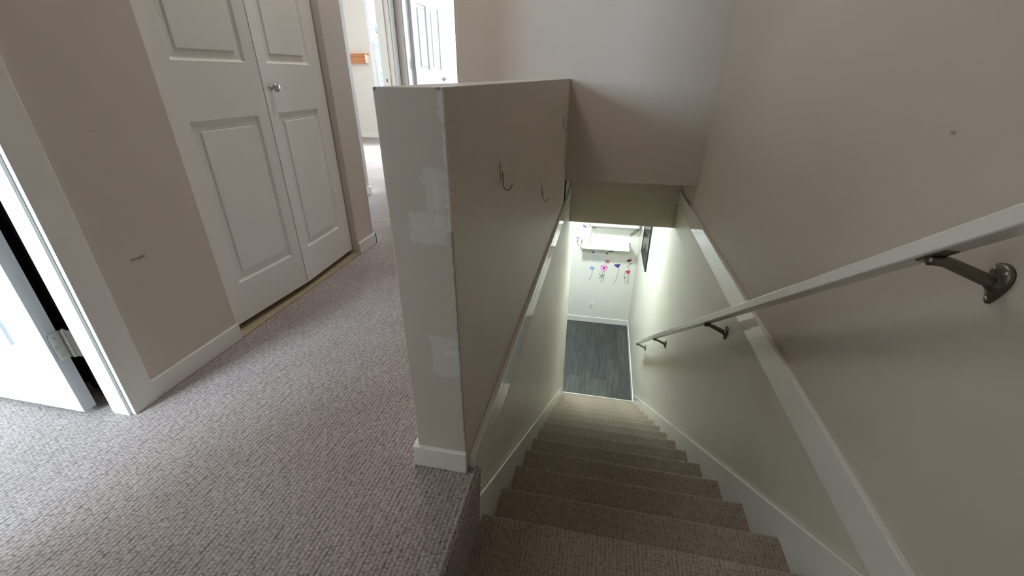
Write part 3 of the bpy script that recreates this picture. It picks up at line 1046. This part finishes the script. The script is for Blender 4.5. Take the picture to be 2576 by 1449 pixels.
flush_lamp(-0.42, 5.75, ZHD, 0.10, 'round flush ceiling lamp over the middle of the downstairs room', (0.82, 0.97, 1.0), 118.0)
flush_lamp(0.02, 4.75, ZHD, 0.10, 'round flush ceiling lamp added as fill over the foot of the stairs', (0.82, 0.98, 0.98), 55.0)  # unseen extra lamp that brightens the stairs and stairwell wall
flush_lamp(-0.95, 1.95, ZC, 0.30, 'wide flush ceiling lamp added as fill light in the upstairs hall', (1.0, 0.95, 0.91), 2.9)  # unseen lamp added to fill the hall with light

SHM = mat('shelf_white', (0.80, 0.80, 0.78), 0.4)
BRK = mat('bracket_grey', (0.40, 0.40, 0.38), 0.4, metal=0.6)
for (x0, x1, zt, dep, lab) in ((-0.24, 0.552, -1.571, 0.225, 'lower white wall shelf over the pink and blue flower stickers'),
                               (-0.125, 0.652, -1.178, 0.225, 'upper white wall shelf just under the stair header')):
    s = empty('wall_shelf', ((x0 + x1) / 2, YWL, zt), lab, 'shelf', 'white shelves downstairs')
    boxes('board', [(x0 + 0.012, x1 - 0.012, YWL - dep, YWL, zt - 0.020, zt)], SHM, s, bevel=0.002)
    for xx in (x0, x1 - 0.012):
        boxes('bracket', [(xx, xx + 0.012, YWL - dep - 0.004, YWL - 0.004, zt - 0.034, zt + 0.006), (xx - 0.006, xx + 0.018, YWL - 0.006, YWL, zt - 0.06, zt + 0.05),
                          (xx - 0.003, xx + 0.015, YWL - dep - 0.010, YWL - dep - 0.004, zt - 0.034, zt + 0.012)], BRK, s)

pf = empty('picture_frame', (XRL, 5.85, -1.0), 'large black framed print on the wall near the foot of the stairs', 'picture')
FY0, FY1, FZ0, FZ1, FW = 5.465, 6.233, -1.40, -0.50, 0.022
boxes('frame', [(XRL - 0.022, XRL, FY0, FY0 + FW, FZ0, FZ1), (XRL - 0.022, XRL, FY1 - FW, FY1, FZ0, FZ1),
                (XRL - 0.022, XRL, FY0 + FW, FY1 - FW, FZ0, FZ0 + FW), (XRL - 0.022, XRL, FY0 + FW, FY1 - FW, FZ1 - FW, FZ1)],
      mat('black_frame', (0.018, 0.018, 0.022), 0.3), pf, bevel=0.002)
boxes('mat_board', [(XRL - 0.010, XRL - 0.002, FY0 + FW, FY1 - FW, FZ0 + FW, FZ1 - FW)], mat('mat_board', (0.84, 0.88, 0.82), 0.5), pf)
boxes('print', [(XRL - 0.0112, XRL - 0.010, FY0 + 0.17, FY1 - 0.17, FZ0 + 0.2, FZ1 - 0.2)], mat('grey_print', (0.58, 0.57, 0.52), 0.5, vary=0.4, vscale=7), pf)
gm2 = gm.copy()
gm2.name = 'picture_glass'
[n for n in gm2.node_tree.nodes if n.type == 'FRESNEL'][0].inputs['IOR'].default_value = 1.12
boxes('glass', [(XRL - 0.016, XRL - 0.014, FY0 + FW, FY1 - FW, FZ0 + FW, FZ1 - FW)], gm2, pf)

ot = empty('wall_outlet', (0.045, YWL, -2.74), 'white duplex power outlet low on the downstairs wall', 'outlet')
oc = on_y(1487.5, 768.5, YWL)
boxes('cover_plate', [(oc.x - 0.036, oc.x + 0.036, YWL - 0.006, YWL, oc.z - 0.058, oc.z + 0.058)], WHITEPL, ot, bevel=0.002)
for dz in (-0.022, 0.022):
    sk = boxes('socket', [(oc.x - 0.017, oc.x + 0.017, YWL - 0.0085, YWL - 0.006, oc.z + dz - 0.014, oc.z + dz + 0.014)], mat('socket_grey', (0.62, 0.62, 0.64), 0.4), ot, bevel=0.001)
    for dx in (-0.006, 0.006):
        boxes('slot', [(oc.x + dx - 0.001, oc.x + dx + 0.001, YWL - 0.0088, YWL - 0.0084, oc.z + dz - 0.003, oc.z + dz + 0.007)], DARK, sk)
wc = on_y(1507, 648.5, YWL)
cv = boxes('wall_plate_cover', [(wc.x - 0.095, wc.x + 0.095, YWL - 0.006, YWL, wc.z - 0.05, wc.z + 0.05)], mat('cover_white', (0.74, 0.76, 0.80), 0.4), bevel=0.002)
tag(cv, 'blank white cover plate in the shade of the lower shelf', 'wall plate')


def K(X, Y):
    """enlarged-crop coordinates on the sticker wall -> world"""
    p = on_y(1430 + X / 8.05, 550 + Y / 8.05, YWL)
    return Vector((p.x, p.z))


def smat(name, c):
    return mat('sticker_' + name, c, 0.5)


STEM, LEAFC = smat('stem', (0.06, 0.10, 0.06)), smat('leaf', (0.07, 0.20, 0.10))


def poly_obj(name, polys, m, parent, off=0.0006):
    """flat sticker pieces; every piece that stands apart is a part of its own"""
    if name in ('petals',):
        bm = bmesh.new()
        for pts in polys:
            prism(bm, [(p.x, p.y) for p in pts], 'y', YWL - off, YWL - off + 0.0005)
        return from_bm(name, bm, m, parent)
    for pts in polys:
        bm = bmesh.new()
        prism(bm, [(p.x, p.y) for p in pts], 'y', YWL - off, YWL - off + 0.0005)
        from_bm(name, bm, m, parent)


def ell(c, rx, ry, rot=0.0, n=14):
    out = []
    for i in range(n):
        a = 2 * math.pi * i / n
        x, y = rx * math.cos(a), ry * math.sin(a)
        out.append(Vector((c.x + x * math.cos(rot) - y * math.sin(rot), c.y + x * math.sin(rot) + y * math.cos(rot))))
    return out


def strip(pts, w):
    pts = [K(*p) for p in pts]
    # smooth the line a little
    fine = []
    for i in range(len(pts) - 1):
        p0, p1, p2, p3 = pts[max(i - 1, 0)], pts[i], pts[i + 1], pts[min(i + 2, len(pts) - 1)]
        for t in np.linspace(0, 1, 6)[:-1]:
            fine.append(0.5 * (2 * p1 + (p2 - p0) * t + (2 * p0 - 5 * p1 + 4 * p2 - p3) * t * t + (3 * p1 - p0 - 3 * p2 + p3) * t ** 3))
    fine.append(pts[-1])
    L, R = [], []
    for i, p in enumerate(fine):
        d = (fine[min(i + 1, len(fine) - 1)] - fine[max(i - 1, 0)]).normalized()
        n = Vector((-d.y, d.x)) * w / 2
        L.append(p + n)
        R.append(p - n)
    return [L + R[::-1]]


def sticker(label, base):
    b = K(*base)
    return empty('wall_sticker', (b.x, YWL, b.y), label, 'wall sticker', 'flower stickers downstairs')


def head(parent, c, rx, ry, n, cols, centre, start=0.0):
    """petals round a centre; rx, ry in crop units"""
    cc = K(*c)
    s = (K(c[0] + 100, c[1]) - cc).length / 100
    a_, b_ = [], []
    for i in range(n):
        a = start + 2 * math.pi * i / n
        pc = cc + Vector((math.cos(a) * rx * s * 0.52, math.sin(a) * ry * s * 0.52))
        (a_ if i % 2 else b_).append(ell(pc, rx * s * 0.52, ry * s * 0.40, a))
    poly_obj('petals', b_, smat(cols[0][0], cols[0][1]), parent, 0.0007)
    poly_obj('petals', a_, smat(cols[1][0], cols[1][1]), parent, 0.0009)
    if centre:
        poly_obj('flower_centre', [ell(cc, rx * s * centre[0], ry * s * centre[0])], smat(centre[1], centre[2]), parent, 0.0013)


WS = 0.006
s = sticker('pale blue flower sticker on a curved stem', (415, 1250))
poly_obj('stem', strip([(478, 1035), (482, 1090), (465, 1160), (415, 1250)], WS), STEM, s)
head(s, (475, 1000), 56, 44, 7, (('blue', (0.30, 0.42, 0.80)), ('paleblue', (0.52, 0.62, 0.86))), (0.28, 'navyc', (0.05, 0.08, 0.35)))
s = sticker('double pink flower sticker with dark green leaves', (690, 1290))
poly_obj('stem', strip([(675, 1060), (682, 1170), (650, 1292)], WS) + strip([(728, 1050), (715, 1170), (700, 1280)], WS) + strip([(742, 940), (745, 900)], WS), STEM, s)
poly_obj('leaf', [ell(K(645, 1145), 0.032, 0.007, -0.75), ell(K(645, 1195), 0.032, 0.007, 0.5), ell(K(705, 1150), 0.028, 0.007, 0.9), ell(K(680, 1165), 0.014, 0.012), ell(K(705, 1205), 0.014, 0.006, 1.2)], LEAFC, s, 0.001)
head(s, (722, 998), 84, 78, 6, (('pink', (0.78, 0.30, 0.58)), ('pinker', (0.85, 0.48, 0.70))), (0.30, 'magenta', (0.45, 0.01, 0.20)), 0.5)
head(s, (783, 865), 62, 56, 5, (('salmon', (0.80, 0.36, 0.44)), ('palesalmon', (0.85, 0.55, 0.58))), (0.26, 'crimson', (0.50, 0.02, 0.14)), 0.2)
s = sticker('navy blue tulip-shaped flower sticker on a long bent stem', (910, 1325))
poly_obj('stem', strip([(1010, 990), (1008, 1070), (975, 1200), (910, 1325)], WS), STEM, s)
poly_obj('petals', [[K(925, 930), K(960, 918), K(990, 925), K(1025, 916), K(1052, 928), K(1035, 965), K(1012, 998), K(985, 992), K(945, 962)]], smat('navy', (0.07, 0.05, 0.30)), s, 0.0008)
poly_obj('petal_edge', [[K(925, 930), K(940, 940), K(942, 965), K(920, 960)]], smat('slate', (0.35, 0.38, 0.66)), s, 0.0010)
s = sticker('red poppy sticker with tall thin stems and a plum bloom above', (1190, 1330))
poly_obj('stem', strip([(1190, 1120), (1190, 1230), (1186, 1330)], WS * 0.8) + strip([(1225, 1120), (1222, 1230), (1210, 1330)], WS * 0.8) + strip([(1248, 885), (1240, 960), (1232, 1040)], WS * 0.8)
         + strip([(1148, 1075), (1132, 1140), (1140, 1230), (1147, 1330)], WS * 0.8) + strip([(1198, 980), (1213, 1030)], WS * 0.8), STEM, s)
poly_obj('leaf', [ell(K(1135, 1190), 0.024, 0.006, 0.3), ell(K(1150, 1195), 0.02, 0.006, 1.0), ell(K(1245, 920), 0.028, 0.007, 0.6), ell(K(1192, 968), 0.016, 0.007, -0.9)], LEAFC, s, 0.001)
head(s, (1205, 1080), 50, 52, 5, (('red', (0.62, 0.06, 0.08)), ('rose', (0.74, 0.22, 0.22))), (0.34, 'darkred', (0.30, 0.01, 0.04)), 0.4)
poly_obj('bloom', [ell(K(1232, 846), 0.047, 0.028, 0.35)], smat('plumpink', (0.55, 0.25, 0.38)), s, 0.0008)
poly_obj('bloom_centre', [ell(K(1230, 852), 0.036, 0.017, 0.35)], smat('plum', (0.13, 0.02, 0.09)), s, 0.0011)
s = sticker('lilac pink flower sticker beside the lower shelf bracket', (225, 555))
poly_obj('stem', strip([(190, 435), (176, 490), (200, 530), (228, 556)], WS), STEM, s)
poly_obj('bud', [ell(K(187, 455), 0.016, 0.008, 0.9)], STEM, s, 0.001)
head(s, (192, 390), 54, 38, 5, (('lilac', (0.66, 0.38, 0.68)), ('palelilac', (0.78, 0.55, 0.78))), (0.26, 'violetc', (0.32, 0.05, 0.36)), 0.1)
s = sticker('faint mauve flower sticker between the two shelves', (445, 490))
poly_obj('stem', strip([(490, 220), (465, 280), (452, 380), (445, 490)], WS), STEM, s)
head(s, (514, 183), 50, 38, 5, (('mauve', (0.52, 0.44, 0.55)), ('palemauve', (0.60, 0.54, 0.62))), None, 0.6)
for (lab, c, k) in (('purple butterfly sticker near the upper shelf', (335, 155), 1.0), ('small purple butterfly sticker under the lower shelf', (507, 683), 0.66)):
    s = sticker(lab, c)
    q = lambda dx, dy: K(c[0] + dx * k, c[1] + dy * k)
    poly_obj('wing', [[q(-30, -48), q(-12, -35), q(0, 5), q(-38, 10)], [q(0, 5), q(20, -10), q(54, -2), q(28, 15), q(6, 36)]], smat('violet', (0.17, 0.10, 0.48)), s, 0.0008)
    poly_obj('body', [ell(q(0, 6), 0.006, 0.02 * k, 0.3)], smat('bodydark', (0.04, 0.03, 0.10)), s, 0.0011)
s = sticker('grey fern frond sticker below the upper shelf', (1240, 345))
poly_obj('stem', strip([(1235, 348), (1330, 285), (1458, 195)], WS * 0.7), smat('fernstem', (0.10, 0.12, 0.10)), s)
fr = []
for i in range(9):
    t = (i + 1) / 10
    X, Y = 1235 + 223 * t, 348 - 153 * t
    for sg in (-1, 1):
        fr.append(ell(K(X + 10, Y + sg * 22 * (0.5 + 0.5 * math.sin(math.pi * t))), 0.022, 0.0055, 0.62 + sg * 0.55))
poly_obj('leaflet', fr, smat('ferngrey', (0.22, 0.26, 0.22)), s, 0.001)
s = sticker('small green sprig sticker hanging under the lower shelf edge', (780, 720))
poly_obj('leaflet', [ell(K(X, Y), 0.016, 0.009, r) for X, Y, r in ((778, 690, 0.8), (790, 710, -0.4), (775, 712, 1.4), (815, 665, 0.2), (835, 672, -0.5), (855, 664, 0.3), (880, 668, -0.2), (900, 662, 0.4))], smat('sprig', (0.10, 0.30, 0.16)), s, 0.0008)
